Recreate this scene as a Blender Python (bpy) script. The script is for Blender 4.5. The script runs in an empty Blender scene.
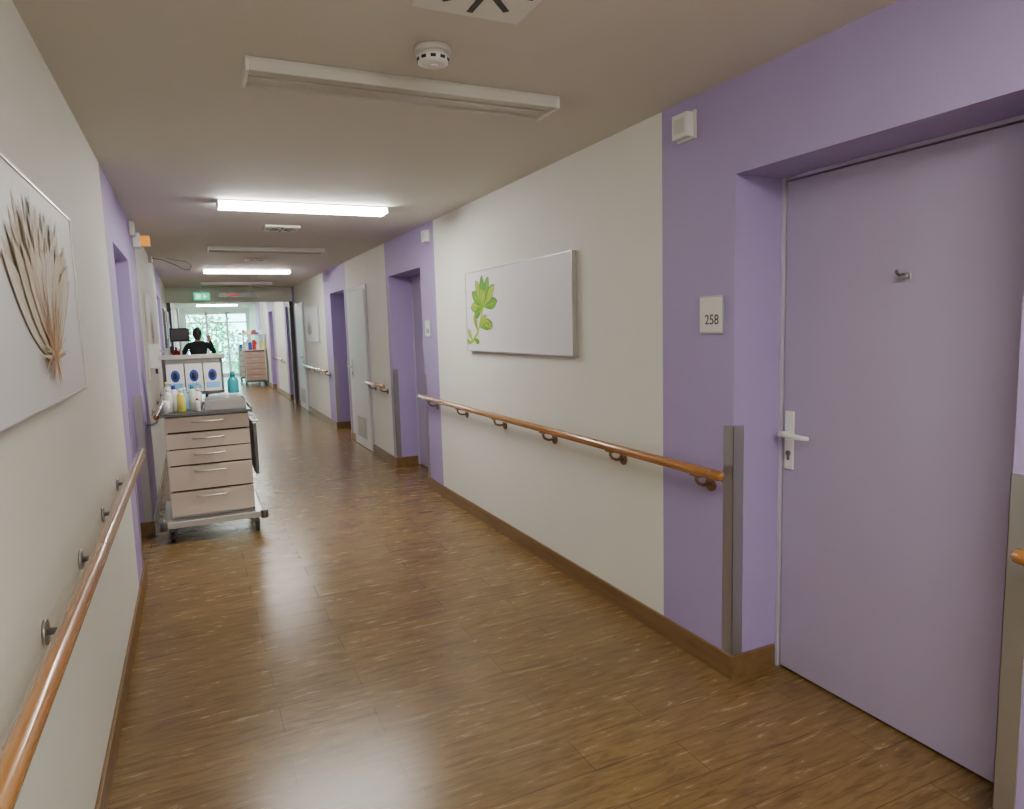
import bpy, bmesh, math, random
from mathutils import Vector, Matrix
random.seed(4)
S=bpy.context.scene
W=2.4; H=2.5; Y0=-4.0; Y1=27.0; ND=0.26

# ---------------------------------------------------------------- materials
def mat(name,col,rough=.5,metal=0,bump=0,bscale=80,var=0,coat=0,emit=None,es=0,trans=0,vscale=3,spec=None):
    m=bpy.data.materials.new(name); m.use_nodes=True
    nt=m.node_tree; b=nt.nodes['Principled BSDF']
    b.inputs['Base Color'].default_value=(*col,1); b.inputs['Roughness'].default_value=rough
    b.inputs['Metallic'].default_value=metal; b.inputs['Coat Weight'].default_value=coat
    b.inputs['Coat Roughness'].default_value=.15
    if spec is not None: b.inputs['Specular IOR Level'].default_value=spec
    if trans: b.inputs['Transmission Weight'].default_value=trans
    if emit: b.inputs['Emission Color'].default_value=(*emit,1); b.inputs['Emission Strength'].default_value=es
    tc=nt.nodes.new('ShaderNodeTexCoord')
    if var:
        n=nt.nodes.new('ShaderNodeTexNoise'); n.inputs['Scale'].default_value=vscale; n.inputs['Detail'].default_value=4
        nt.links.new(tc.outputs['Object'],n.inputs['Vector'])
        r=nt.nodes.new('ShaderNodeMapRange'); r.inputs['To Min'].default_value=1-var; r.inputs['To Max'].default_value=1+var
        nt.links.new(n.outputs['Fac'],r.inputs['Value'])
        x=nt.nodes.new('ShaderNodeVectorMath'); x.operation='SCALE'; x.inputs[0].default_value=col
        nt.links.new(r.outputs['Result'],x.inputs['Scale']); nt.links.new(x.outputs['Vector'],b.inputs['Base Color'])
    if bump:
        n=nt.nodes.new('ShaderNodeTexNoise'); n.inputs['Scale'].default_value=bscale; n.inputs['Detail'].default_value=3
        nt.links.new(tc.outputs['Object'],n.inputs['Vector'])
        bp=nt.nodes.new('ShaderNodeBump'); bp.inputs['Strength'].default_value=bump; bp.inputs['Distance'].default_value=.002
        nt.links.new(n.outputs['Fac'],bp.inputs['Height']); nt.links.new(bp.outputs['Normal'],b.inputs['Normal'])
    return m
M={}
M['white']=mat('wall_paint_white',(.76,.765,.70),.65,bump=.5,bscale=120,var=.03)
M['purple']=mat('wall_paint_lilac',(.37,.30,.55),.6,bump=.5,bscale=120,var=.03)
M['door']=mat('door_laminate_lilac',(.415,.355,.525),.42,bump=.15,bscale=200,var=.02)
M['ceil']=mat('ceiling_paint',(.66,.635,.58),.7,bump=.3,bscale=90,var=.02)
M['ltrim']=mat('frame_edge_grey',(.5,.46,.57),.4)
M['steel']=mat('brushed_steel',(.55,.54,.52),.35,metal=.9,bump=.2,bscale=60)
M['guard']=mat('guard_steel',(.42,.41,.41),.36,metal=.8,bump=.2,bscale=60)
M['dsteel']=mat('dark_steel',(.15,.15,.155),.35,metal=.8)
M['black']=mat('black_plastic',(.012,.012,.013),.45)
M['dark']=mat('dark_gap',(.02,.02,.022),.7)
M['plastic']=mat('white_plastic',(.76,.76,.73),.4)
M['offw']=mat('aged_plastic',(.60,.59,.55),.4)
M['canvas']=mat('canvas_print_white',(.76,.75,.78),.5,bump=.2,bscale=400)
M['canvas2']=mat('canvas_print_warm_white',(.77,.76,.80),.5,bump=.2,bscale=400)
M['lampon']=mat('lamp_diffuser_lit',(.9,.9,.88),.4,emit=(1,.96,.885),es=64)
M['lampoff']=mat('lamp_diffuser_unlit',(.56,.54,.50),.35,var=.3,vscale=4)
M['greyplastic']=mat('grey_plastic',(.40,.38,.36),.4)  # plain grey of the storage tray and the line on the room sign
M['drawer']=mat('drawer_front_taupe',(.66,.56,.46),.42)
M['pinkdr']=mat('drawer_front_brown',(.40,.28,.22),.45)
M['blue']=mat('label_blue',(.02,.05,.32),.4)
M['cyan']=mat('label_cyan',(.20,.50,.78),.4)
M['teal']=mat('teal_plastic',(.02,.28,.33),.25)
M['yellow']=mat('yellow_liquid_bottle',(.75,.65,.12),.25)
M['clear']=mat('translucent_bottle',(.65,.72,.62),.2)
M['red']=mat('red_enamel',(.45,.02,.015),.3)
M['orange']=mat('amber_lens',(.8,.27,.02),.3,emit=(1,.35,.03),es=.6)
M['signg']=mat('exit_sign_green',(.0,.45,.22),.4,emit=(.0,.8,.4),es=1.2)
M['signw']=mat('exit_sign_white',(.9,.95,.9),.4,emit=(.8,1,.9),es=1.5)
M['rled']=mat('red_display',(.3,.01,.01),.4,emit=(1,.05,.03),es=.4)
M['cloth']=mat('dark_navy_cloth',(.012,.013,.02),.8,bump=.5,bscale=60)
M['trous']=mat('dark_trousers',(.02,.02,.025),.85,bump=.5,bscale=60)
M['skin']=mat('skin',(.50,.28,.19),.5)
M['hair']=mat('dark_hair',(.02,.013,.01),.5,bump=.8,bscale=90)
M['board']=mat('noticeboard_dark',(.07,.06,.07),.5)
M['paper']=mat('paper',(.7,.7,.68),.6)
M['wdoor']=mat('door_white',(.68,.69,.68),.4)
M['leafg']=mat('leaf_green',(.10,.33,.004),.6,var=.4,vscale=9)
M['leafy']=mat('leaf_yellow_green',(.33,.50,.01),.6,var=.35,vscale=9)
M['leafd']=mat('leaf_outline_green',(.05,.17,.004),.6,var=.3,vscale=9)  # dark green outline printed around each succulent leaf
M['ink']=mat('print_ink_dark',(.06,.06,.06),.6)
M['soil']=mat('courtyard_ground',(.30,.36,.27),.9,var=.3)
M['bush']=mat('foliage',(.08,.27,.11),.8,var=.4,vscale=6)
M['brk']=mat('bracket_bronze',(.22,.12,.06),.4,metal=.4)

def wood(name,c1,c2,rough=.3,scale=(40,3,40),coat=0):
    m=bpy.data.materials.new(name); m.use_nodes=True; nt=m.node_tree; b=nt.nodes['Principled BSDF']
    tc=nt.nodes.new('ShaderNodeTexCoord'); mp=nt.nodes.new('ShaderNodeMapping'); mp.inputs['Scale'].default_value=scale
    n=nt.nodes.new('ShaderNodeTexNoise'); n.inputs['Scale'].default_value=1; n.inputs['Detail'].default_value=5
    cr=nt.nodes.new('ShaderNodeValToRGB'); cr.color_ramp.elements[0].position=.3; cr.color_ramp.elements[1].position=.7
    cr.color_ramp.elements[0].color=(*c1,1); cr.color_ramp.elements[1].color=(*c2,1)
    L=nt.links.new; L(tc.outputs['Object'],mp.inputs['Vector']); L(mp.outputs['Vector'],n.inputs['Vector']); L(n.outputs['Fac'],cr.inputs['Fac']); L(cr.outputs['Color'],b.inputs['Base Color'])
    b.inputs['Roughness'].default_value=rough; b.inputs['Coat Weight'].default_value=coat; b.inputs['Coat Roughness'].default_value=.1
    return m
M['rail']=wood('handrail_varnished_beech',(.29,.115,.02),(.43,.185,.038),.25,coat=.6)
M['base']=wood('baseboard_brown_vinyl',(.155,.085,.03),(.22,.127,.048),.4,(25,3,25))
def floor_mat():
    m=bpy.data.materials.new('floor_vinyl_planks'); m.use_nodes=True; nt=m.node_tree; b=nt.nodes['Principled BSDF']; L=nt.links.new
    tc=nt.nodes.new('ShaderNodeTexCoord')
    br=nt.nodes.new('ShaderNodeTexBrick'); br.offset=.37; br.inputs['Scale'].default_value=1
    br.inputs['Brick Width'].default_value=.95; br.inputs['Row Height'].default_value=.19; br.inputs['Mortar Size'].default_value=.0018
    br.inputs['Mortar Smooth'].default_value=.2
    br.inputs['Color1'].default_value=(.185,.112,.037,1); br.inputs['Color2'].default_value=(.222,.138,.048,1); br.inputs['Mortar'].default_value=(.085,.052,.02,1)
    L(tc.outputs['Object'],br.inputs['Vector'])
    mp=nt.nodes.new('ShaderNodeMapping'); mp.inputs['Scale'].default_value=(6,40,1); L(tc.outputs['Object'],mp.inputs['Vector'])
    n=nt.nodes.new('ShaderNodeTexNoise'); n.inputs['Scale'].default_value=1; n.inputs['Detail'].default_value=6; n.inputs['Roughness'].default_value=.65; n.inputs['Distortion'].default_value=.7; L(mp.outputs['Vector'],n.inputs['Vector'])
    cr=nt.nodes.new('ShaderNodeValToRGB'); cr.color_ramp.elements[0].position=.34; cr.color_ramp.elements[0].color=(.50,.46,.42,1); cr.color_ramp.elements[1].position=.54; cr.color_ramp.elements[1].color=(1.08,1.06,1.0,1)
    L(n.outputs['Fac'],cr.inputs['Fac'])
    mx=nt.nodes.new('ShaderNodeMix'); mx.data_type='RGBA'; mx.blend_type='MULTIPLY'; mx.inputs['Factor'].default_value=.8
    L(br.outputs['Color'],mx.inputs['A']); L(cr.outputs['Color'],mx.inputs['B']); L(mx.outputs['Result'],b.inputs['Base Color'])
    mr=nt.nodes.new('ShaderNodeMapRange'); mr.inputs['To Min'].default_value=.23; mr.inputs['To Max'].default_value=.30; L(n.outputs['Fac'],mr.inputs['Value']); L(mr.outputs['Result'],b.inputs['Roughness'])
    b.inputs['Specular IOR Level'].default_value=.6
    bp=nt.nodes.new('ShaderNodeBump'); bp.inputs['Strength'].default_value=.12; bp.inputs['Distance'].default_value=.001
    L(n.outputs['Fac'],bp.inputs['Height']); L(bp.outputs['Normal'],b.inputs['Normal'])
    return m
M['floor']=floor_mat()
def glass():
    m=bpy.data.materials.new('window_glass'); m.use_nodes=True; nt=m.node_tree; nt.nodes.clear()
    o=nt.nodes.new('ShaderNodeOutputMaterial'); t=nt.nodes.new('ShaderNodeBsdfTransparent'); t.inputs[0].default_value=(.82,.97,.97,1)
    g=nt.nodes.new('ShaderNodeBsdfGlossy'); g.inputs['Roughness'].default_value=.03; x=nt.nodes.new('ShaderNodeMixShader'); x.inputs[0].default_value=.07
    nt.links.new(t.outputs[0],x.inputs[1]); nt.links.new(g.outputs[0],x.inputs[2]); nt.links.new(x.outputs[0],o.inputs[0]); return m
M['glass']=glass()

# ---------------------------------------------------------------- mesh builder
class MB:
    def __init__(s): s.v=[]; s.f=[]; s.m=[]; s.sm=[]; s.mats=[]
    def mi(s,k):
        if k not in s.mats: s.mats.append(k)
        return s.mats.index(k)
    def face(s,idx,k,sm=False): s.f.append(idx); s.m.append(s.mi(k)); s.sm.append(sm)
    def box(s,x0,x1,y0,y1,z0,z1,k,rot=None):
        b=len(s.v); P=[Vector((x,y,z)) for x in (x0,x1) for y in (y0,y1) for z in (z0,z1)]
        if rot:
            ang,ax,c=rot; R=Matrix.Rotation(ang,3,ax); c=Vector(c); P=[R@(p-c)+c for p in P]
        s.v+= [tuple(p) for p in P]
        for q in ((0,1,3,2),(4,6,7,5),(0,4,5,1),(2,3,7,6),(0,2,6,4),(1,5,7,3)): s.face([b+i for i in q],k)
        return s
    def tube(s,path,r,k,n=14,cap=True):
        path=[Vector(p) for p in path]; rs=r if isinstance(r,(list,tuple)) else [r]*len(path)
        b=len(s.v); prev=None
        for i,p in enumerate(path):
            if i==0: t=path[1]-p
            elif i==len(path)-1: t=p-path[i-1]
            else: t=(path[i+1]-p).normalized()+(p-path[i-1]).normalized()
            t.normalize()
            if prev is None:
                u=t.cross(Vector((0,0,1)));
                if u.length<.05: u=t.cross(Vector((1,0,0)))
                u.normalize()
            else: u=(prev-t*prev.dot(t)).normalized()
            prev=u; w=t.cross(u)
            for j in range(n):
                a=2*math.pi*j/n; s.v.append(tuple(p+(u*math.cos(a)+w*math.sin(a))*rs[i]))
        for i in range(len(path)-1):
            for j in range(n):
                s.face([b+i*n+j,b+i*n+(j+1)%n,b+(i+1)*n+(j+1)%n,b+(i+1)*n+j],k,True)
        if cap:
            s.face([b+j for j in range(n)][::-1],k); e=b+(len(path)-1)*n; s.face([e+j for j in range(n)],k)
        return s
    def cyl(s,p0,p1,r,k,n=18,r1=None): return s.tube([p0,p1],[r,r if r1 is None else r1],k,n)
    def ell(s,c,rx,ry,rz,k,nu=16,nv=10,R=None,zmin=-1):
        b=len(s.v); c=Vector(c)
        for i in range(nv+1):
            th=math.pi*i/nv
            for j in range(nu):
                ph=2*math.pi*j/nu; p=Vector((rx*math.sin(th)*math.cos(ph),ry*math.sin(th)*math.sin(ph),rz*max(zmin,math.cos(th))))
                if R: p=R@p
                s.v.append(tuple(c+p))
        for i in range(nv):
            for j in range(nu): s.face([b+i*nu+j,b+i*nu+(j+1)%nu,b+(i+1)*nu+(j+1)%nu,b+(i+1)*nu+j],k,True)
        return s
    def prism(s,pts,o,ux,uy,th,k):
        o=Vector(o);ux=Vector(ux);uy=Vector(uy);nn=ux.cross(uy); b=len(s.v); n=len(pts)
        for q in (0,1):
            for a,c in pts: s.v.append(tuple(o+ux*a+uy*c+nn*(th*q)))
        s.face(list(range(b,b+n))[::-1],k); s.face(list(range(b+n,b+2*n)),k)
        for i in range(n): s.face([b+i,b+(i+1)%n,b+n+(i+1)%n,b+n+i],k)
        return s
    def obj(s,name,bevel=0,seg=2,parent=None,offset=None):
        me=bpy.data.meshes.new(name); me.from_pydata(s.v,[],s.f)
        for k in s.mats: me.materials.append(M[k])
        for p,mi,sm in zip(me.polygons,s.m,s.sm): p.material_index=mi; p.use_smooth=sm
        bm=bmesh.new(); bm.from_mesh(me)
        bmesh.ops.recalc_face_normals(bm,faces=bm.faces); bm.to_mesh(me); bm.free()
        o=bpy.data.objects.new(name,me); S.collection.objects.link(o)
        if bevel:
            m=o.modifiers.new('bevel','BEVEL'); m.width=bevel; m.segments=seg; m.limit_method='ANGLE'; m.angle_limit=math.radians(50)
        if parent: o.parent=parent
        return o

# ---------------------------------------------------------------- room shell
MB().box(-.5,W+.5,Y0-.2,Y1+.1,-.1,0,'floor').obj('floor')
MB().box(-.5,W+.5,Y0-.2,Y1+.1,H,H+.1,'ceil').obj('ceiling')
NZ=2.13
segR=[(Y0,.92,'white',[]),(.92,2.62,'purple',[(1.08,2.15)]),(2.62,5.87,'white',[]),(5.87,7.56,'purple',[(6.3,7.44)]),
 (7.56,9.72,'white',[]),(9.72,11.45,'purple',[(9.86,10.92)]),(11.45,14.9,'white',[]),(14.9,16.8,'purple',[(15.5,16.5)]),(16.8,18.7,'white',[]),
 (18.7,20.6,'purple',[(19.2,20.2)]),(20.6,22.6,'white',[]),(22.6,24.2,'purple',[]),(24.2,Y1,'white',[])]
segL=[(Y0,4.4,'white',[]),(4.4,6.85,'purple',[(4.8,5.95)]),(6.85,10.6,'white',[]),(10.6,12.2,'purple',[(10.8,11.8)]),(12.2,15.2,'white',[]),
 (15.2,17,'purple',[(15.6,16.6)]),(17,20,'white',[]),(20,21.5,'purple',[]),(21.5,Y1,'white',[])]
def wall(name,segs,side):
    mb=MB(); bb=MB(); X=lambda a:(W+a if side>0 else -a)
    def bx(m,a0,a1,y0,y1,z0,z1,k): 
        x0,x1=sorted((X(a0),X(a1))); m.box(x0,x1,y0,y1,z0,z1,k)
    BH=.105;BT=.014
    for y0,y1,k,ns in segs:
        c=y0
        for n0,n1 in ns:
            bx(mb,0,.4,c,n0,0,H,k); bx(bb,-BT,0,c,n0+BT,0,BH,'base') 
            bx(mb,0,.4,n0,n1,NZ,H,k); bx(mb,ND+.05,.4,n0,n1,0,NZ,k)
            bx(bb,0,ND-.02,n1-BT,n1,0,BH,'base'); bx(bb,0,ND-.02,n0,n0+BT,0,BH,'base')
            bx(bb,-BT,0,n1-BT,n1,0,BH,'base')
            c=n1
        bx(mb,0,.4,c,y1,0,H,k); bx(bb,-BT,0,c,y1,0,BH,'base')
    mb.obj(name); bb.obj('baseboard_'+name.split('_')[1],bevel=.003)
wall('wall_right',segR,1); wall('wall_left',segL,-1)
MB().box(-.4,W+.4,Y0-.2,Y0,0,H,'white').obj('wall_back')
mb=MB(); mb.box(-.4,.25,Y1,Y1+.2,0,H,'white').box(W-.08,W+.4,Y1,Y1+.2,0,H,'white').box(.25,W-.08,Y1,Y1+.2,2.35,H,'white'); mb.obj('wall_end')
mb=MB()
xs=[.25,.95,1.63,W-.08]
for x in xs: mb.box(max(x-.04,.25),min(x+.04,W-.08),Y1+.04,Y1+.12,0,2.35,'plastic')
mb.box(.29,W-.12,Y1+.04,Y1+.12,0,.12,'plastic').box(.29,W-.12,Y1+.04,Y1+.12,2.27,2.35,'plastic').box(.29,W-.12,Y1+.05,Y1+.11,1.95,2.0,'plastic')
mb.box(.29,W-.12,Y1+.078,Y1+.084,.1,2.3,'glass'); mb.obj('window_1')

def lever(mb,xw,y,z,side,dirn,k='plastic'):
    s=side
    mb.box(*sorted((xw,xw+s*.009)),y-.022,y+.022,z-.125,z+.125,k)
    mb.cyl((xw+s*.006,y,z+.03),(xw+s*.05,y,z+.03),.012,k,12)
    mb.tube([(xw+s*.05,y-dirn*.012,z+.03),(xw+s*.058,y+dirn*.03,z+.03),(xw+s*.058,y+dirn*.12,z+.028),(xw+s*.045,y+dirn*.135,z+.027)],[.012,.0125,.010,.008],k,12)
    mb.cyl((xw+s*.008,y,z-.055),(xw+s*.017,y,z-.055),.0115,'dsteel',16); mb.box(*sorted((xw+s*.008,xw+s*.015)),y-.006,y+.006,z-.085,z-.055,'dsteel')
def niche_door(side,n0,n1,num,hinge_near=False):
    mb=MB(); X=lambda a:(W+a if side>0 else -a)
    def bx(a0,a1,y0,y1,z0,z1,k): x0,x1=sorted((X(a0),X(a1))); mb.box(x0,x1,y0,y1,z0,z1,k)
    bx(ND,ND+.045,n0+.022,n1-.022,.012,NZ-.02,'door')
    for (a,b) in ((n0,n0+.016),(n1-.016,n1)): bx(ND-.008,ND+.048,a,b,0,NZ,'ltrim')
    bx(ND-.004,ND+.048,n0+.016,n1-.016,NZ-.014,NZ,'door')
    bx(ND+.02,ND+.048,n0+.016,n1-.016,0,.012,'dark')
    hy=(n0+.07) if hinge_near else (n1-.06); dr=1 if hinge_near else -1
    lever(mb,X(ND),hy,1.035,-side,dr)
    ym=(n0+n1)/2-.02
    mb.box(*sorted((X(ND),X(ND-.004))),ym-.02,ym+.02,1.675,1.70,'steel')
    mb.tube([(X(ND-.004),ym+.006,1.692),(X(ND-.03),ym+.006,1.69),(X(ND-.042),ym+.006,1.698),(X(ND-.044),ym+.006,1.708)],.005,'dsteel',10)
    mb.cyl((X(ND-.018),ym-.02,1.683),(X(ND-.018),ym+.02,1.683),.006,'steel',10)
    mb.obj('door_%d'%num,bevel=.0015,seg=1)
niche_door(1,1.08,2.15,1); niche_door(1,6.3,7.44,2,True); niche_door(1,9.86,10.92,3); niche_door(1,15.5,16.5,4,True); niche_door(1,19.2,20.2,5)
niche_door(-1,4.8,5.95,6,True); niche_door(-1,10.8,11.8,7); niche_door(-1,15.6,16.6,8)
def guard(side,y,dr):
    mb=MB(); X=lambda a:(W+a if side>0 else -a)
    x0,x1=sorted((X(-.004),X(0))); mb.box(x0,x1,*sorted((y-dr*.004,y+dr*.055)),.106,1.11,'guard')
    x0,x1=sorted((X(-.004),X(.055))); mb.box(x0,x1,*sorted((y-dr*.004,y)),.106,1.11,'guard')
    mb.obj('corner_guard',bevel=.001,seg=1)
for n0,n1 in ((1.08,2.15),(6.3,7.44),(9.86,10.92)): guard(1,n1,1); guard(1,n0,-1)
guard(-1,5.95,1); guard(-1,4.8,-1)
def flush_door(y0,y1,num,hy,dr):
    mb=MB(); mb.box(W-.02,W-.001,y0,y0+.05,0,2.12,'ltrim').box(W-.02,W-.001,y1-.05,y1,0,2.12,'ltrim').box(W-.02,W-.001,y0+.05,y1-.05,2.07,2.12,'ltrim')
    mb.box(W-.03,W-.001,y0+.053,y1-.053,.01,2.067,'wdoor')
    g0,g1=y0+.25,y1-.25
    mb.box(W-.036,W-.03,g0,g1,.12,.42,'offw')
    for i in range(9): mb.box(W-.04,W-.036,g0+.02,g1-.02,.145+i*.03,.152+i*.03,'dark')
    lever(mb,W-.03,hy,1.03,-1,dr,'steel'); mb.obj('door_%d'%num,bevel=.0015,seg=1)
flush_door(8.5,9.5,9,9.4,-1); flush_door(13.7,14.75,10,13.85,1)

# ---------------------------------------------------------------- handrails
def rail(side,y0,y1,ys,z=.91,k='steel'):
    mb=MB(); X=lambda a:(W-a if side>0 else a); x=X(.085)
    mb.tube([(X(.078),y0,z),(X(.083),y0+.008,z),(x,y0+.03,z),(x,y1-.03,z),(X(.083),y1-.008,z),(X(.078),y1,z)],[.014,.020,.0225,.0225,.020,.014],'rail',18)
    if not isinstance(ys,(list,tuple)):
        n=max(2,round((y1-y0)/ys)); ys=[y0+.15+(y1-y0-.3)*i/(n-1) for i in range(n)]
    for y in ys:
        mb.cyl((X(.001),y,z-.07),(X(.008),y,z-.07),.032,k,20)
        mb.tube([(X(.008),y,z-.07),(X(.05),y,z-.07),(X(.075),y,z-.058),(X(.085),y,z-.04),(X(.085),y,z-.018)],.008,k,10)
        mb.box(*sorted((X(.072),X(.098))),y-.03,y+.03,z-.026,z-.019,k)
    for y in (y0+.06,y1-.06): mb.cyl((x,y-.002,z),(x,y+.002,z),.0235,'dsteel',18)
    mb.obj('handrail')
rail(1,2.12,6.24,[2.28,2.95,3.7,4.45,5.2,5.95],k='brk'); rail(1,-1.5,1.02,.8,k='brk'); rail(1,7.55,8.42,.6,k='brk'); rail(1,11.1,13.6,.8,k='brk')
rail(-1,-1.6,4.3,[-1.2,-.57,.06,.7,1.32,1.94,2.54,3.16,3.78],k='guard'); rail(-1,6.05,10.4,.8,k='guard')
rail(-1,12.3,14.5,.9,k='guard'); rail(1,17,19,.9,k='brk')

# ---------------------------------------------------------------- pictures
def leaf(L,wd,bend=0,n=12,tip=.6):
    a=[];b=[]
    for i in range(n+1):
        t=i/n; w=wd*max(0,math.sin(math.pi*t**tip))**.8 if 0<t<1 else 0; cx=bend*t*t
        a.append((cx-w,L*t)); b.append((cx+w,L*t))
    return a+b[::-1][1:-1]
def place(pts,o,ang):
    c,s=math.cos(ang),math.sin(ang); return [(o[0]+x*c-y*s,o[1]+x*s+y*c) for x,y in pts]
def frame_base(mb,side,y0,y1,z0,z1,canvas):
    X=lambda a:(W-a if side>0 else a)
    mb.box(*sorted((X(0.002),X(.03))),y0+.006,y1-.006,z0+.006,z1-.006,canvas)
    for a,b,c,d in ((y0,y1,z0,z0+.006),(y0,y1,z1-.006,z1),(y0,y0+.006,z0+.006,z1-.006),(y1-.006,y1,z0+.006,z1-.006)):
        mb.box(*sorted((X(0.002),X(.034))),a,b,c,d,'steel')
def pic_right(y0,y1,z0,z1):
    mb=MB(); frame_base(mb,1,y0,y1,z0,z1,'canvas2'); O=[W-.0302,y1,z0]; ux=(0,-1,0);uy=(0,0,1); lay=[0]
    def put(pts,k): lay[0]+=1; mb.prism(pts,(O[0]-lay[0]*.00008,O[1],O[2]),ux,uy,.00006,k)
    stem=[(.03,.06),(.12,.08),(.22,.14),(.29,.24),(.34,.34)]
    for (x0,a0),(x1,a1) in zip(stem,stem[1:]):
        d=Vector((x1-x0,a1-a0)).normalized(); nx=Vector((-d.y,d.x))*.014
        put([(x0-nx.x,a0-nx.y),(x1-nx.x,a1-nx.y),(x1+nx.x,a1+nx.y),(x0+nx.x,a0+nx.y)],'leafy')
    C=(.34,.33)
    for o,an,l,w,k in [(C,88,.25,.040,'leafy'),(C,-82,.27,.042,'leafg'),(C,60,.25,.044,'leafg'),(C,-55,.27,.044,'leafy'),(C,32,.245,.046,'leafy'),(C,-28,.25,.046,'leafg'),(C,2,.24,.048,'leafg'),(C,110,.19,.034,'leafg'),(C,17,.15,.034,'leafy'),(C,-13,.14,.032,'leafy'),
        ((.27,.18),-82,.24,.038,'leafg'),((.3,.24),-104,.22,.036,'leafy'),((.27,.18),-55,.16,.028,'leafy'),((.23,.15),30,.15,.026,'leafy'),((.12,.08),45,.13,.024,'leafy'),((.14,.09),-100,.12,.022,'leafg'),((.07,.07),80,.07,.02,'leafy')]:
        a=math.radians(an)
        put(place(leaf(l,w,tip=1.5),o,a),'leafd'); put(place(leaf(l*.97,w*.85,.005,tip=1.5),o,a),k); put(place(leaf(l*.9,.003,.005,tip=1),o,a),'leafg' if k=='leafy' else 'leafy')
    mb.obj('succulent_canvas_picture')
pic_right(3.40,5.06,1.365,1.97)
def lm(n,c): M[n]=mat('print_'+n,c,.6,var=.2,vscale=18)
lm('pg1',(.36,.33,.29)); lm('pg2',(.64,.52,.37)); lm('pg3',(.30,.12,.04)); lm('pg4',(.36,.38,.22)); lm('pg5',(.54,.29,.12)); lm('pg6',(.72,.65,.55)); lm('pg7',(.48,.39,.31))
def pic_left(y0,y1,z0,z1,cu=1.10):
    mb=MB(); frame_base(mb,-1,y0,y1,z0,z1,'canvas'); ux=(0,1,0);uy=(0,0,1); lay=[0]; rnd=random.Random(7)
    def put(pts,k): lay[0]+=1; mb.prism(pts,(.0302+lay[0]*.00004,y0,z0),ux,uy,.00003,k)
    for r in range(4):
        N=18-r*2; A=66-4*r
        for i in range(N):
            f=i/(N-1); an=math.radians(A-2*A*f+rnd.uniform(-4,4)); l=(.45-.06*r)*(1+.30*abs(f-.5)*2)*rnd.uniform(.85,1.04)
            l=min(l,.42/max(.25,math.cos(an)))
            o=(cu+rnd.uniform(-.015,.015),.12+.015*r); bend=.03*math.sin(an)
            w=.034+rnd.uniform(0,.014)
            put(place(leaf(l,w,bend,tip=.95),o,an),rnd.choice(['pg7','pg5','pg4','pg7','pg1']))
            put(place(leaf(l*.985,w-.003,bend,tip=.95),o,an),rnd.choice(['pg2','pg6','pg6','pg2','pg6']))
            for q in (rnd.uniform(-.6,-.1),rnd.uniform(.1,.6)): put(place(leaf(l*.9,.0016,bend+q*w,tip=.8),o,an),rnd.choice(['pg7','pg4','pg1','pg5']))
            put(place(leaf(l*.5,.012,bend*.3,tip=.6),o,an),rnd.choice(['pg5','pg2','pg3']))
    for i in range(44):
        an=math.radians(rnd.uniform(-95,95)); put(place(leaf(rnd.uniform(.07,.26),.005,rnd.uniform(-.05,.05)),(cu,.13),an),rnd.choice(['pg3','pg5','pg5','pg2']))
    for i in range(11):
        an=math.radians(rnd.uniform(145,215)); put(place(leaf(rnd.uniform(.08,.12),.008,rnd.uniform(-.02,.02)),(cu,.15),an),rnd.choice(['pg3','pg5']))
    mb.obj('agave_canvas_picture')
pic_left(1.12,2.83,1.375,1.965)
def pic_small(side,y0,y1,k1,k2,name):
    mb=MB(); frame_base(mb,side,y0,y1,1.37,1.98,'canvas'); ux=(0,-side,0); O=(W-.0302,y1,1.37) if side>0 else (.0302,y0,1.37)
    for i in range(11):
        s=-1 if side>0 else 1
        mb.prism(place(leaf(.34,.025),(.45,.12),math.radians(-75+15*i)),(O[0]+s*(i+1)*.0001,O[1],O[2]),ux,(0,0,1),.00009,k1 if i%2 else k2)
    mb.obj(name)
pic_small(-1,7.6,9.3,'pg1','pg5','flower_canvas_picture'); pic_small(1,12.0,13.4,'pg4','pg1','grass_canvas_picture')

# ---------------------------------------------------------------- ceiling lamps
def lamp(y,on,x0=.62,x1=1.85,w=.185):
    mb=MB(); k='lampon' if on else 'lampoff'; D=.048; a,b=y-w/2,y+w/2; fr='plastic' if on else 'offw'
    mb.box(x0,x1,a,b,H-.010,H-.001,fr)
    if on:
        mb.box(x0+.012,x1-.012,a+.004,b-.004,H-D,H-.010,k)
    else:
        mb.box(x0+.012,x1-.012,a,a+.009,H-D,H-.010,fr).box(x0+.012,x1-.012,b-.009,b,H-D,H-.010,fr)
        mb.box(x0+.012,x1-.012,a+.009,b-.009,H-D+.012,H-.012,k)
        mb.box(x0+.012,x1-.012,y-.004,y+.004,H-D+.006,H-D+.012,fr)
    for xx in (x0,x1-.012): mb.box(xx,xx+.012,a,b,H-D-.002,H-.010,'plastic')
    mb.obj('ceiling_lamp',bevel=.0015,seg=1)
for y,on in ((-2.7,1),(0.0,1),(2.68,0),(5.40,1),(8.2,0),(11.1,1),(13.7,0),(17.5,1),(20.6,1),(24,1)): lamp(y,on)
mb=MB(); c=(1.2,2.31)
mb.cyl((*c,H-.001),(*c,H-.018),.062,'plastic',28).tube([(*c,H-.018),(*c,H-.024),(*c,H-.03)],[.05,.05,.054],'offw',28).tube([(*c,H-.03),(*c,H-.05),(*c,H-.056)],[.056,.052,.038],'plastic',28)
for i in range(10):
    a=i*math.pi/5; mb.box(c[0]+.046,c[0]+.0545,c[1]-.009,c[1]+.009,H-.046,H-.036,'dark',rot=(a,'Z',(*c,H)))
mb.cyl((*c,H-.056),(*c,H-.062),.016,'plastic',16); mb.obj('smoke_detector')
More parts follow.
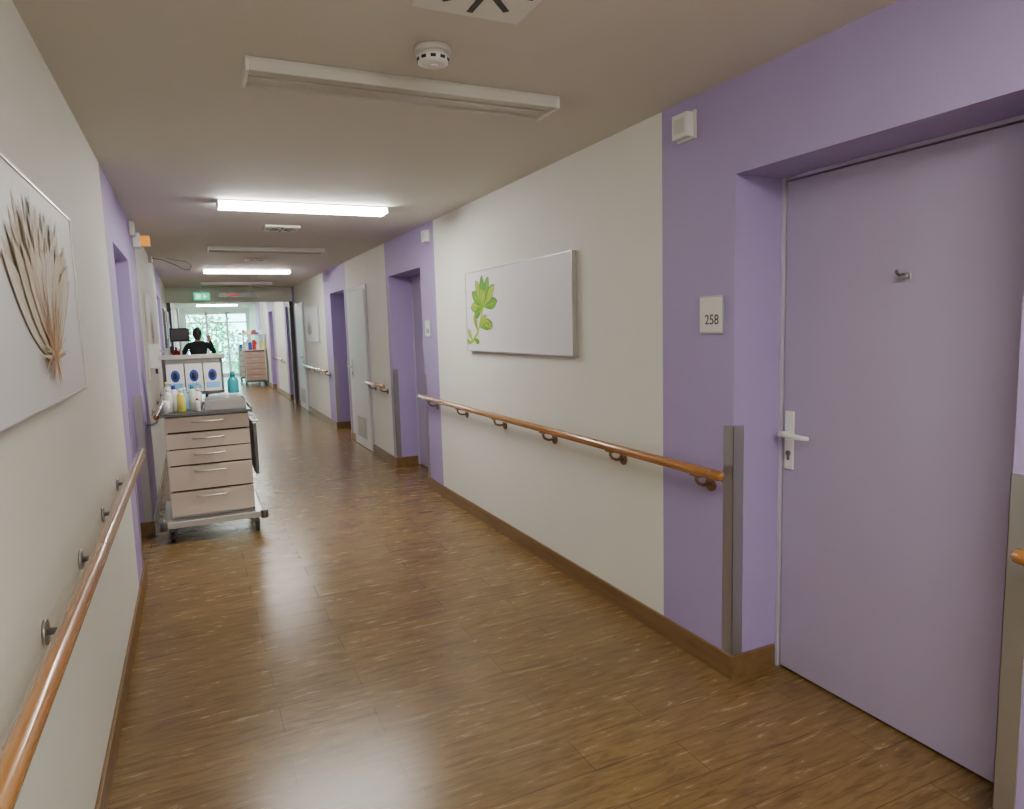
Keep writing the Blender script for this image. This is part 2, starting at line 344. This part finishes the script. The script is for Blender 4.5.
def diffuser(x,y,s):
    mb=MB(); mb.box(x-s/2,x+s/2,y-s/2,y+s/2,H-.02,H-.001,'plastic')
    for i in range(8):
        a=i*math.pi/4+math.pi/2; mb.box(x+s*.10,x+s*.42,y-s*.03,y+s*.03,H-.022,H-.019,'black',rot=(a,'Z',(x,y,H)))
    mb.cyl((x,y,H-.02),(x,y,H-.026),s*.06,'offw',16); mb.obj('air_diffuser',bevel=.002,seg=1)
diffuser(1.20,1.83,.34); diffuser(1.2,6.6,.3); diffuser(1.22,9.4,.28)
mb=MB(); mb.box(0,W,15.2,15.45,2.2,H,'white').box(0,.07,15.2,15.45,0,2.2,'board').box(W-.07,W,15.2,15.45,0,2.2,'board'); mb.obj('trim_fire_door_portal',bevel=.003)
mb=MB(); mb.box(.50,.78,14.6,14.64,2.22,2.36,'signg').box(.54,.62,14.595,14.6,2.25,2.33,'signw').prism([(0,0),(.06,.04),(0,.08)],(.67,14.6,2.25),(1,0,0),(0,0,1),.004,'signw').cyl((.64,14.62,2.36),(.64,14.62,H-.001),.008,'plastic'); mb.obj('exit_sign')
mb=MB(); mb.box(.95,1.65,14.6,14.66,2.27,2.35,'dsteel').box(1.1,1.3,14.595,14.6,2.295,2.325,'rled').cyl((1.1,14.63,2.35),(1.1,14.63,H-.001),.008,'plastic').cyl((1.55,14.63,2.35),(1.55,14.63,H-.001),.008,'plastic'); mb.obj('corridor_display')

# ---------------------------------------------------------------- wall fittings
def wbox(side,yc,zc):
    mb=MB(); X=lambda a:(W-a if side>0 else a)
    mb.box(*sorted((X(.001),X(.012))),yc-.06,yc+.06,zc-.058,zc+.058,'offw')
    mb.box(*sorted((X(.012),X(.05))),yc-.052,yc+.045,zc-.05,zc+.05,'plastic')
    mb.box(*sorted((X(.05),X(.0515))),yc-.035,yc+.03,zc-.03,zc+.03,'offw')
    mb.obj('nurse_call_signal',bevel=.004)
wbox(1,2.44,2.385); wbox(1,6.02,2.38); wbox(1,11.2,2.38)
def sign(yc,zc,txt):
    mb=MB(); mb.box(W-.008,W-.001,yc-.072,yc+.072,zc-.08,zc+.08,'steel').box(W-.011,W-.008,yc-.066,yc+.066,zc-.073,zc+.073,'paper').box(W-.0118,W-.011,yc-.05,yc-.0,zc-.0,zc+.002,'greyplastic')
    e=mb.obj('room_number_sign',bevel=.001,seg=1)
    cu=bpy.data.curves.new('digits','FONT'); cu.body=txt; cu.size=.058; cu.extrude=.0006; cu.align_x='CENTER'
    o=bpy.data.objects.new('digits',cu); S.collection.objects.link(o)
    o.matrix_world=Matrix(((0,0,-1,W-.0116),(-1,0,0,yc-.008),(0,1,0,zc-.04),(0,0,0,1))); cu.materials.append(M['ink'])
    bpy.context.view_layer.update(); me=bpy.data.meshes.new_from_object(o.evaluated_get(bpy.context.evaluated_depsgraph_get()))
    d=bpy.data.objects.new('digits',me); S.collection.objects.link(d); d.matrix_world=o.matrix_world.copy(); bpy.data.objects.remove(o); d.parent=e
sign(2.28,1.575,'258'); sign(6.12,1.55,'256')
mb=MB(); mb.box(.001,.06,6.6,6.75,2.30,2.42,'plastic').box(.06,.13,6.62,6.73,2.32,2.40,'orange').box(.001,.04,6.3,6.45,2.36,2.47,'offw'); mb.obj('corridor_call_lamp',bevel=.008)
mb=MB(); mb.tube([(.02,9.2,2.47),(.15,9.3,2.46),(.28,9.4,2.41),(.38,9.5,2.36),(.44,9.55,2.37),(.46,9.55,2.42),(.40,9.5,2.46),(.3,9.45,2.47),(.2,9.4,2.485)],.004,'dsteel',8).box(.001,.04,9.12,9.28,2.42,2.49,'offw'); mb.obj('ceiling_cable_loop')
for i,(y,k) in enumerate(((12.5,'board'),(13.6,'paper'),(14.4,'board'))):
    mb=MB(); mb.box(.001,.03,y,y+.75,1.35,2.0,'dsteel').box(.03,.034,y+.03,y+.72,1.38,1.97,k)
    for j in range(3): mb.box(.034,.036,y+.08+j*.21,y+.24+j*.21,1.5,1.78,'paper' if k=='board' else 'cyan')
    mb.obj('noticeboard')
def dispenser(y):
    mb=MB(); mb.box(.001,.02,y-.06,y+.06,1.15,1.5,'offw').box(.02,.11,y-.045,y+.045,1.25,1.48,'plastic').cyl((.07,y,1.25),(.07,y,1.2),.012,'dsteel').tube([(.1,y,1.42),(.17,y,1.4),(.19,y,1.3)],.007,'steel',8); mb.obj('hand_sanitizer_dispenser',bevel=.006)
dispenser(7.25)
mb=MB(); e=(.11,14.9); mb.tube([(*e,.75),(*e,.77),(*e,1.2),(*e,1.25),(*e,1.28)],[.07,.078,.078,.05,.025],'red',20).cyl((*e,1.28),(*e,1.33),.02,'dsteel').tube([(e[0],e[1],1.31),(e[0]+.06,e[1]-.04,1.27),(e[0]+.09,e[1]-.05,1.05)],.01,'black',8).box(.001,.035,14.87,14.93,.8,1.2,'steel'); mb.obj('fire_extinguisher')

# ---------------------------------------------------------------- care trolley
def bottle(mb,x,y,z,r,h,k,cap='plastic',pump=False):
    mb.tube([(x,y,z),(x,y,z+.004),(x,y,z+h*.7),(x,y,z+h*.8),(x,y,z+h*.84)],[r*.9,r,r,r*.6,r*.4],k,16)
    mb.cyl((x,y,z+h*.84),(x,y,z+h),r*.45,cap,14)
    if pump: mb.cyl((x,y,z+h),(x,y,z+h+.03),.004,cap,8); mb.tube([(x,y,z+h+.03),(x+.03,y-.01,z+h+.03),(x+.04,y-.012,z+h+.02)],.006,cap,8)
def caster(mb,x,y):
    mb.cyl((x,y,.13),(x,y,.1),.014,'dsteel',12); mb.box(x-.018,x+.018,y-.02,y+.03,.085,.105,'dsteel'); mb.box(x-.02,x-.015,y-.012,y+.03,.035,.1,'dsteel'); mb.box(x+.015,x+.02,y-.012,y+.03,.035,.1,'dsteel')
    mb.cyl((x-.013,y+.015,.045),(x+.013,y+.015,.045),.045,'black',20); mb.cyl((x-.0135,y+.015,.045),(x+.0135,y+.015,.045),.02,'steel',14)
def trolley():
    x0,x1=.15,.75; y0,y1=5.7,6.34; T0=.945
    mb=MB()
    mb.box(x0-.05,x1+.05,y0-.12,y1+.04,.13,.155,'steel').box(x0-.06,x1+.06,y0-.135,y0-.12,.12,.165,'offw').box(x0-.06,x0-.05,y0-.12,y1+.04,.12,.165,'offw').box(x1+.05,x1+.06,y0-.12,y1+.04,.12,.165,'offw')
    for cx in (x0-.0,x1+.0):
        for cy in (y0-.08,y1-.02): caster(mb,cx,cy)
    for cx in (x0-.055,x1+.055): mb.cyl((cx,y0-.125,.11),(cx,y0-.125,.175),.028,'dsteel',16)
    mb.box(x0,x0+.018,y0+.02,y1,.155,T0,'offw').box(x1-.018,x1,y0+.02,y1,.155,T0,'dsteel').box(x0+.018,x1-.018,y1-.018,y1,.155,T0,'offw').box(x0+.018,x1-.018,y0+.03,y1-.018,.155,.17,'offw').box(x0+.018,x1-.018,y0+.03,y0+.035,.17,T0,'dark')
    zs=[(.178,.36),(.375,.555),(.57,.685),(.695,.81),(.825,.935)]
    for i,(a,b) in enumerate(zs):
        o=.0 if i>1 else -.012
        mb.box(x0+.004,x1-.004,y0+o-.002,y0+.028,a,b,'drawer')
        zc=b-.04
        mb.tube([(x0+.19,y0+o-.002,zc),(x0+.195,y0+o-.022,zc),(x0+.21,y0+o-.028,zc),(x1-.21,y0+o-.028,zc),(x1-.195,y0+o-.022,zc),(x1-.19,y0+o-.002,zc)],.006,'steel',10)
    mb.cyl((x1-.06,y0-.006,.89),(x1-.06,y0,.89),.01,'steel',12)
    mb.box(x0-.025,x1+.025,y0-.03,y1+.03,T0,T0+.022,'dsteel')
    mb.box(x0-.025,x0-.015,y0-.03,y1+.03,T0+.022,T0+.04,'dsteel').box(x1+.015,x1+.025,y0-.03,y1+.03,T0+.022,T0+.04,'dsteel').box(x0-.015,x1+.015,y1+.02,y1+.03,T0+.022,T0+.04,'dsteel')
    mb.tube([(x1+.02,y0+.05,.86),(x1+.07,y0+.05,.86),(x1+.07,y1-.05,.86),(x1+.02,y1-.05,.86)],.009,'steel',10)
    mb.box(x1+.03,x1+.055,y0+.08,y1-.06,.42,.84,'dsteel').box(x1+.055,x1+.06,y0+.1,y1-.08,.45,.82,'guard')
    for px in (x0+.0,x1-.16): mb.box(px,px+.022,y1-.03,y1-.008,T0+.022,1.37,'dsteel')
    mb.box(x0-.02,x1-.12,y1-.14,y1,1.37,1.385,'plastic').box(x0-.02,x1-.12,y1-.145,y1-.135,1.36,1.395,'steel').box(x0+.022,x1-.16,y1-.014,y1-.01,1.05,1.37,'guard')
    mb.box(x0+.0,x1-.138,y1-.12,y1-.03,1.075,1.087,'dsteel')
    mb.obj('care_trolley',bevel=.003)
    T=T0+.0225
    for i in range(3):
        bx=x0+.03+i*.14; mb=MB(); mb.box(bx,bx+.13,y1-.115,y1-.035,1.088,1.32,'plastic').box(bx+.012,bx+.118,y1-.1165,y1-.115,1.11,1.16,'cyan')
        mb.ell((bx+.065,y1-.117,1.22),.035,.003,.05,'blue',18,8).ell((bx+.065,y1-.12,1.22),.018,.003,.03,'black',14,6); mb.obj('glove_box',bevel=.003)
    for nm,dx,dy,r,h,k,cap,pu in (('pump_bottle',.04,.12,.034,.19,'clear','plastic',True),('skin_lotion_bottle',.13,.10,.032,.18,'yellow','plastic',False),('disinfectant_bottle',.08,.24,.034,.20,'plastic','blue',False),
        ('spray_bottle',.21,.2,.028,.2,'clear','teal',False),('shampoo_bottle',.03,.36,.03,.22,'plastic','yellow',False),('mouthwash_bottle',.15,.33,.03,.17,'cyan','plastic',False),('ointment_bottle',.24,.08,.022,.1,'offw','red',False),('wash_lotion_bottle',.25,.36,.032,.16,'plastic','plastic',True)):
        mb=MB(); bottle(mb,x0+dx,y0+dy,T,r,h,k,cap,pu); mb.obj(nm)
    mb=MB(); mb.tube([(x0+.03,y0+.02,T),(x0+.03,y0+.02,T+.1)],[.02,.026],'plastic',16); mb.obj('drinking_cup')
    mb=MB(); a,b,c,d=x0+.29,x1-.01,y0+.06,y0+.36
    mb.box(a,b,c,d,T,T+.01,'greyplastic').box(a,a+.008,c,d,T+.01,T+.08,'greyplastic').box(b-.008,b,c,d,T+.01,T+.08,'greyplastic').box(a+.008,b-.008,c,c+.008,T+.01,T+.08,'greyplastic').box(a+.008,b-.008,d-.008,d,T+.01,T+.08,'greyplastic').box(a+.03,b-.04,c+.03,d-.03,T+.01,T+.09,'guard'); mb.obj('storage_tray',bevel=.003)
    mb=MB(); bottle(mb,x1-.07,y1-.07,T,.045,.27,'teal','teal'); mb.obj('wipes_canister')
    mb=MB(); a,b,c,d=x0+.33,x1-.03,y0+.40,y0+.50; mb.box(a,b,c,d,T,T+.09,'plastic').box(a+.01,b-.01,c-.001,c,T+.01,T+.05,'cyan').ell(((a+b)/2,(c+d)/2,T+.09),.05,.02,.012,'paper',12,6); mb.obj('tissue_box',bevel=.003)
trolley()
def far_trolley(x0,y0,nm,k,cols):
    mb=MB(); x1=x0+.58; y1=y0+.5
    mb.box(x0-.02,x1+.02,y0-.03,y1+.02,.13,.16,'dsteel')
    for cx in (x0+.03,x1-.03):
        for cy in (y0,y1-.05): caster(mb,cx,cy)
    for px in (x0,x1-.02):
        for py in (y0,y1-.02): mb.box(px,px+.02,py,py+.02,.16,1.5,'steel')
    mb.box(x0+.02,x1-.02,y0+.03,y1-.02,.16,1.05,'board')
    for i in range(5): mb.box(x0+.02,x1-.02,y0+.005,y0+.03,.18+i*.17,.335+i*.17,k).box(x0+.2,x1-.2,y0-.01,y0+.005,.28+i*.17,.295+i*.17,'steel')
    mb.box(x0-.02,x1+.02,y0-.02,y1+.02,1.05,1.075,'steel').box(x0-.02,x1+.02,y0-.02,y1+.02,1.5,1.52,'steel')
    for i,kk in enumerate(cols): mb.box(x0+.03+i*.108,x0+.12+i*.108,y0+.1,y0+.3,1.075,1.22+.07*((i*7)%3),kk); mb.box(x0+.04+i*.1,x0+.12+i*.108,y0+.1,y0+.35,1.52,1.58+.04*((i*5)%3),cols[-1-i])
    mb.obj(nm,bevel=.003)
far_trolley(1.76,21.2,'linen_trolley','pinkdr',('plastic','blue','red','plastic','yellow')); far_trolley(1.74,23.2,'linen_trolley','offw',('teal','plastic','plastic','paper','red'))
# monitor stand on wheels by the left wall
mb=MB(); cx,cy=.24,11.3
for i in range(5):
    a=i*2*math.pi/5+.3; ex,ey=cx+.2*math.cos(a)*.8,cy+.24*math.sin(a)
    mb.tube([(cx,cy,.11),(ex,ey,.075)],[.018,.012],'dsteel',10).cyl((ex-.01,ey,.03),(ex+.01,ey,.03),.03,'black',14).cyl((ex,ey,.075),(ex,ey,.05),.008,'dsteel',8)
mb.cyl((cx,cy,.09),(cx,cy,1.95),.014,'steel',14).cyl((cx,cy,.09),(cx,cy,.14),.035,'dsteel',14)
mb.box(cx-.13,cx+.13,cy-.09,cy-.02,1.46,1.66,'black').box(cx-.115,cx+.115,cy-.092,cy-.09,1.49,1.64,'board').box(cx-.12,cx+.12,cy-.14,cy+.1,1.0,1.015,'steel').box(cx-.08,cx+.08,cy-.1,cy+.04,1.015,1.12,'offw')
mb.tube([(cx-.09,cy,1.9),(cx-.085,cy,1.94),(cx,cy,1.95),(cx+.085,cy,1.94),(cx+.09,cy,1.9)],.006,'steel',8); mb.obj('vital_signs_monitor_stand',bevel=.003)

# ---------------------------------------------------------------- person
def person(px,py):
    nodes=[];edges=[];rad=[]
    def N(p,r,par=None):
        nodes.append((p[0],p[1],p[2]));rad.append(r)
        if par is not None: edges.append((par,len(nodes)-1))
        return len(nodes)-1
    pel=N((0,0,.95),(.155,.11)); wa=N((0,.0,1.12),(.14,.10),pel); ch=N((0,.01,1.30),(.165,.115),wa); sh=N((0,.0,1.42),(.13,.085),ch); nk=N((0,.01,1.50),(.055,.055),sh); N((0,.02,1.56),(.05,.052),nk)
    hands=[]
    for s,el,wr in ((-1,(-.29,.10,1.18),(-.20,.33,1.13)),(1,(.30,.05,1.25),(.25,.17,1.48))):
        a=N((s*.16,0,1.42),(.065,.06),sh); b=N((s*.205,.0,1.39),(.058,.055),a)
        e=N(el,(.042,.042),b); w=N(wr,(.028,.028),e)
        d=(Vector(wr)-Vector(el)).normalized(); hp=Vector(wr)+d*.06; h=N(hp,(.036,.018),w)
        side=d.cross(Vector((0,1,0) if s>0 else (0,0,1))).normalized()
        for q,l in ((-.027,.062),(-.009,.075),(.009,.07),(.027,.055)):
            k1=hp+side*q+d*.03; i1=N(k1,(.009,.009),h); i2=N(k1+d*l*.55+Vector((0,.006,0)),(.0085,.0085),i1); N(k1+d*l*.9+Vector((0,.03,0)),(.007,.007),i2)
        t1=N(Vector(wr)+d*.03+side*.035,(.011,.011),h); N(Vector(wr)+d*.06+side*.06,(.009,.009),t1)
        hands.append(Vector(wr)+d*.01)
    for s in (-1,1):
        hp=N((s*.09,0,.88),(.095,.095),pel); kn=N((s*.11,.02,.50),(.062,.065),hp); an=N((s*.115,-.01,.09),(.04,.045),kn); he=N((s*.12,-.02,.045),(.04,.04),an); N((s*.13,.14,.035),(.042,.03),he)
    me=bpy.data.meshes.new('p'); me.from_pydata(nodes,edges,[]); o=bpy.data.objects.new('tmp',me); S.collection.objects.link(o)
    m=o.modifiers.new('skin','SKIN'); m.use_smooth_shade=True
    for i,r in enumerate(rad): me.skin_vertices[0].data[i].radius=r; me.skin_vertices[0].data[i].use_root=(i==0)
    m=o.modifiers.new('ss','SUBSURF'); m.levels=2; m.render_levels=2
    bpy.context.view_layer.update()
    me2=bpy.data.meshes.new_from_object(o.evaluated_get(bpy.context.evaluated_depsgraph_get())); bpy.data.objects.remove(o)
    for k in ('cloth','trous','skin','black'): me2.materials.append(M[k])
    for p in me2.polygons:
        c=p.center; k=0 if c.z>.93 else 1
        if c.z<.07: k=3
        if c.z>1.495 and abs(c.x)<.12: k=2
        for h in hands:
            if (c-h).length<.14 and (c-h).length>0 and abs(c.x)>.12:
                if (c-h).dot((h-Vector((.34*(1 if h.x>0 else -1),.05,1.25))).normalized())>0: k=2
        p.material_index=k; p.use_smooth=True
    body=bpy.data.objects.new('body',me2); S.collection.objects.link(body)
    E=bpy.data.objects.new('standing_person',None); S.collection.objects.link(E)
    mb=MB(); hc=Vector((0,.035,1.635))
    mb.ell(hc,.074,.092,.112,'skin',22,16).ell(hc+Vector((0,.03,-.06)),.05,.055,.05,'skin',16,10)
    mb.ell(hc+Vector((0,.098,-.01)),.013,.022,.022,'skin',10,8)
    for s in (-1,1):
        mb.ell(hc+Vector((s*.077,0,-.012)),.01,.02,.03,'skin',10,8).ell(hc+Vector((s*.03,.082,.008)),.011,.008,.007,'paper',10,6).ell(hc+Vector((s*.03,.089,.008)),.005,.004,.005,'black',8,6).box(hc.x+s*.03-.015,hc.x+s*.03+.015,hc.y+.083,hc.y+.09,hc.z+.024,hc.z+.03,'hair')
    mb.ell(hc+Vector((0,.084,-.055)),.024,.008,.006,'red',10,6)
    mb.ell(hc+Vector((0,-.014,.018)),.083,.092,.108,'hair',22,14).ell(hc+Vector((0,-.06,-.05)),.06,.045,.07,'hair',16,10)
    head=mb.obj('head')
    for q in (body,head): q.parent=E
    E.location=(px,py,0); E.rotation_euler=(0,0,math.radians(8)); E.scale=(.96,.96,.96)
person(.50,13.9)

# ---------------------------------------------------------------- outside courtyard
MB().box(-8,12,Y1+.2,Y1+16,-.15,-.05,'soil').obj('courtyard_ground')
for i,(x,y,s) in enumerate(((-.3,31,.7),(1.5,36,1.2),(3.2,32.5,1.0),(-1.5,38,1.6),(4.9,38,1.9),(2.1,30.2,.5),(.9,39,1.5))):
    bm=bmesh.new(); rnd=random.Random(i)
    for j in range(420):
        u=Vector((rnd.gauss(0,1),rnd.gauss(0,1),rnd.gauss(0,1))).normalized()*s*(.6+.4*rnd.random()); u.z*=1.1
        c=u+Vector((0,0,s*1.0)); 
        if c.z<0: c.z=.02+rnd.random()*.3
        a=Vector((rnd.gauss(0,1),rnd.gauss(0,1),rnd.gauss(0,1))).normalized(); b=a.cross(u.normalized()).normalized(); q=s*.10
        vs=[bm.verts.new(c+a*q),bm.verts.new(c+b*q*.5),bm.verts.new(c-a*q),bm.verts.new(c-b*q*.5)]; bm.faces.new(vs)
    bmesh.ops.create_cone(bm,cap_ends=True,segments=8,radius1=s*.08,radius2=s*.05,depth=s*1.2,matrix=Matrix.Translation((0,0,s*.55)))
    me=bpy.data.meshes.new('b'); bm.to_mesh(me); bm.free(); me.materials.append(M['bush']); o=bpy.data.objects.new('garden_bush',me); S.collection.objects.link(o); o.location=(x,y,-.05)

w=bpy.data.worlds.new('World'); S.world=w; w.use_nodes=True; bg=w.node_tree.nodes['Background']; bg.inputs[0].default_value=(.55,.93,1,1); bg.inputs[1].default_value=14

# ---------------------------------------------------------------- camera
yaw,pitch,roll=.4369,.1157,.0296
f=Vector((math.sin(yaw)*math.cos(pitch),math.cos(yaw)*math.cos(pitch),-math.sin(pitch))); r=Vector((math.cos(yaw),-math.sin(yaw),0)); d=f.cross(r)
r2=r*math.cos(roll)+d*math.sin(roll); d2=-r*math.sin(roll)+d*math.cos(roll)
cam=bpy.data.cameras.new('camera'); co=bpy.data.objects.new('camera',cam); S.collection.objects.link(co)
cam.sensor_width=36; cam.lens=36*680/1024; cam.clip_start=.02; cam.clip_end=200
u=-d2; b=-f
co.matrix_world=Matrix(((r2.x,u.x,b.x,.38),(r2.y,u.y,b.y,0),(r2.z,u.z,b.z,1.555),(0,0,0,1)))
S.camera=co
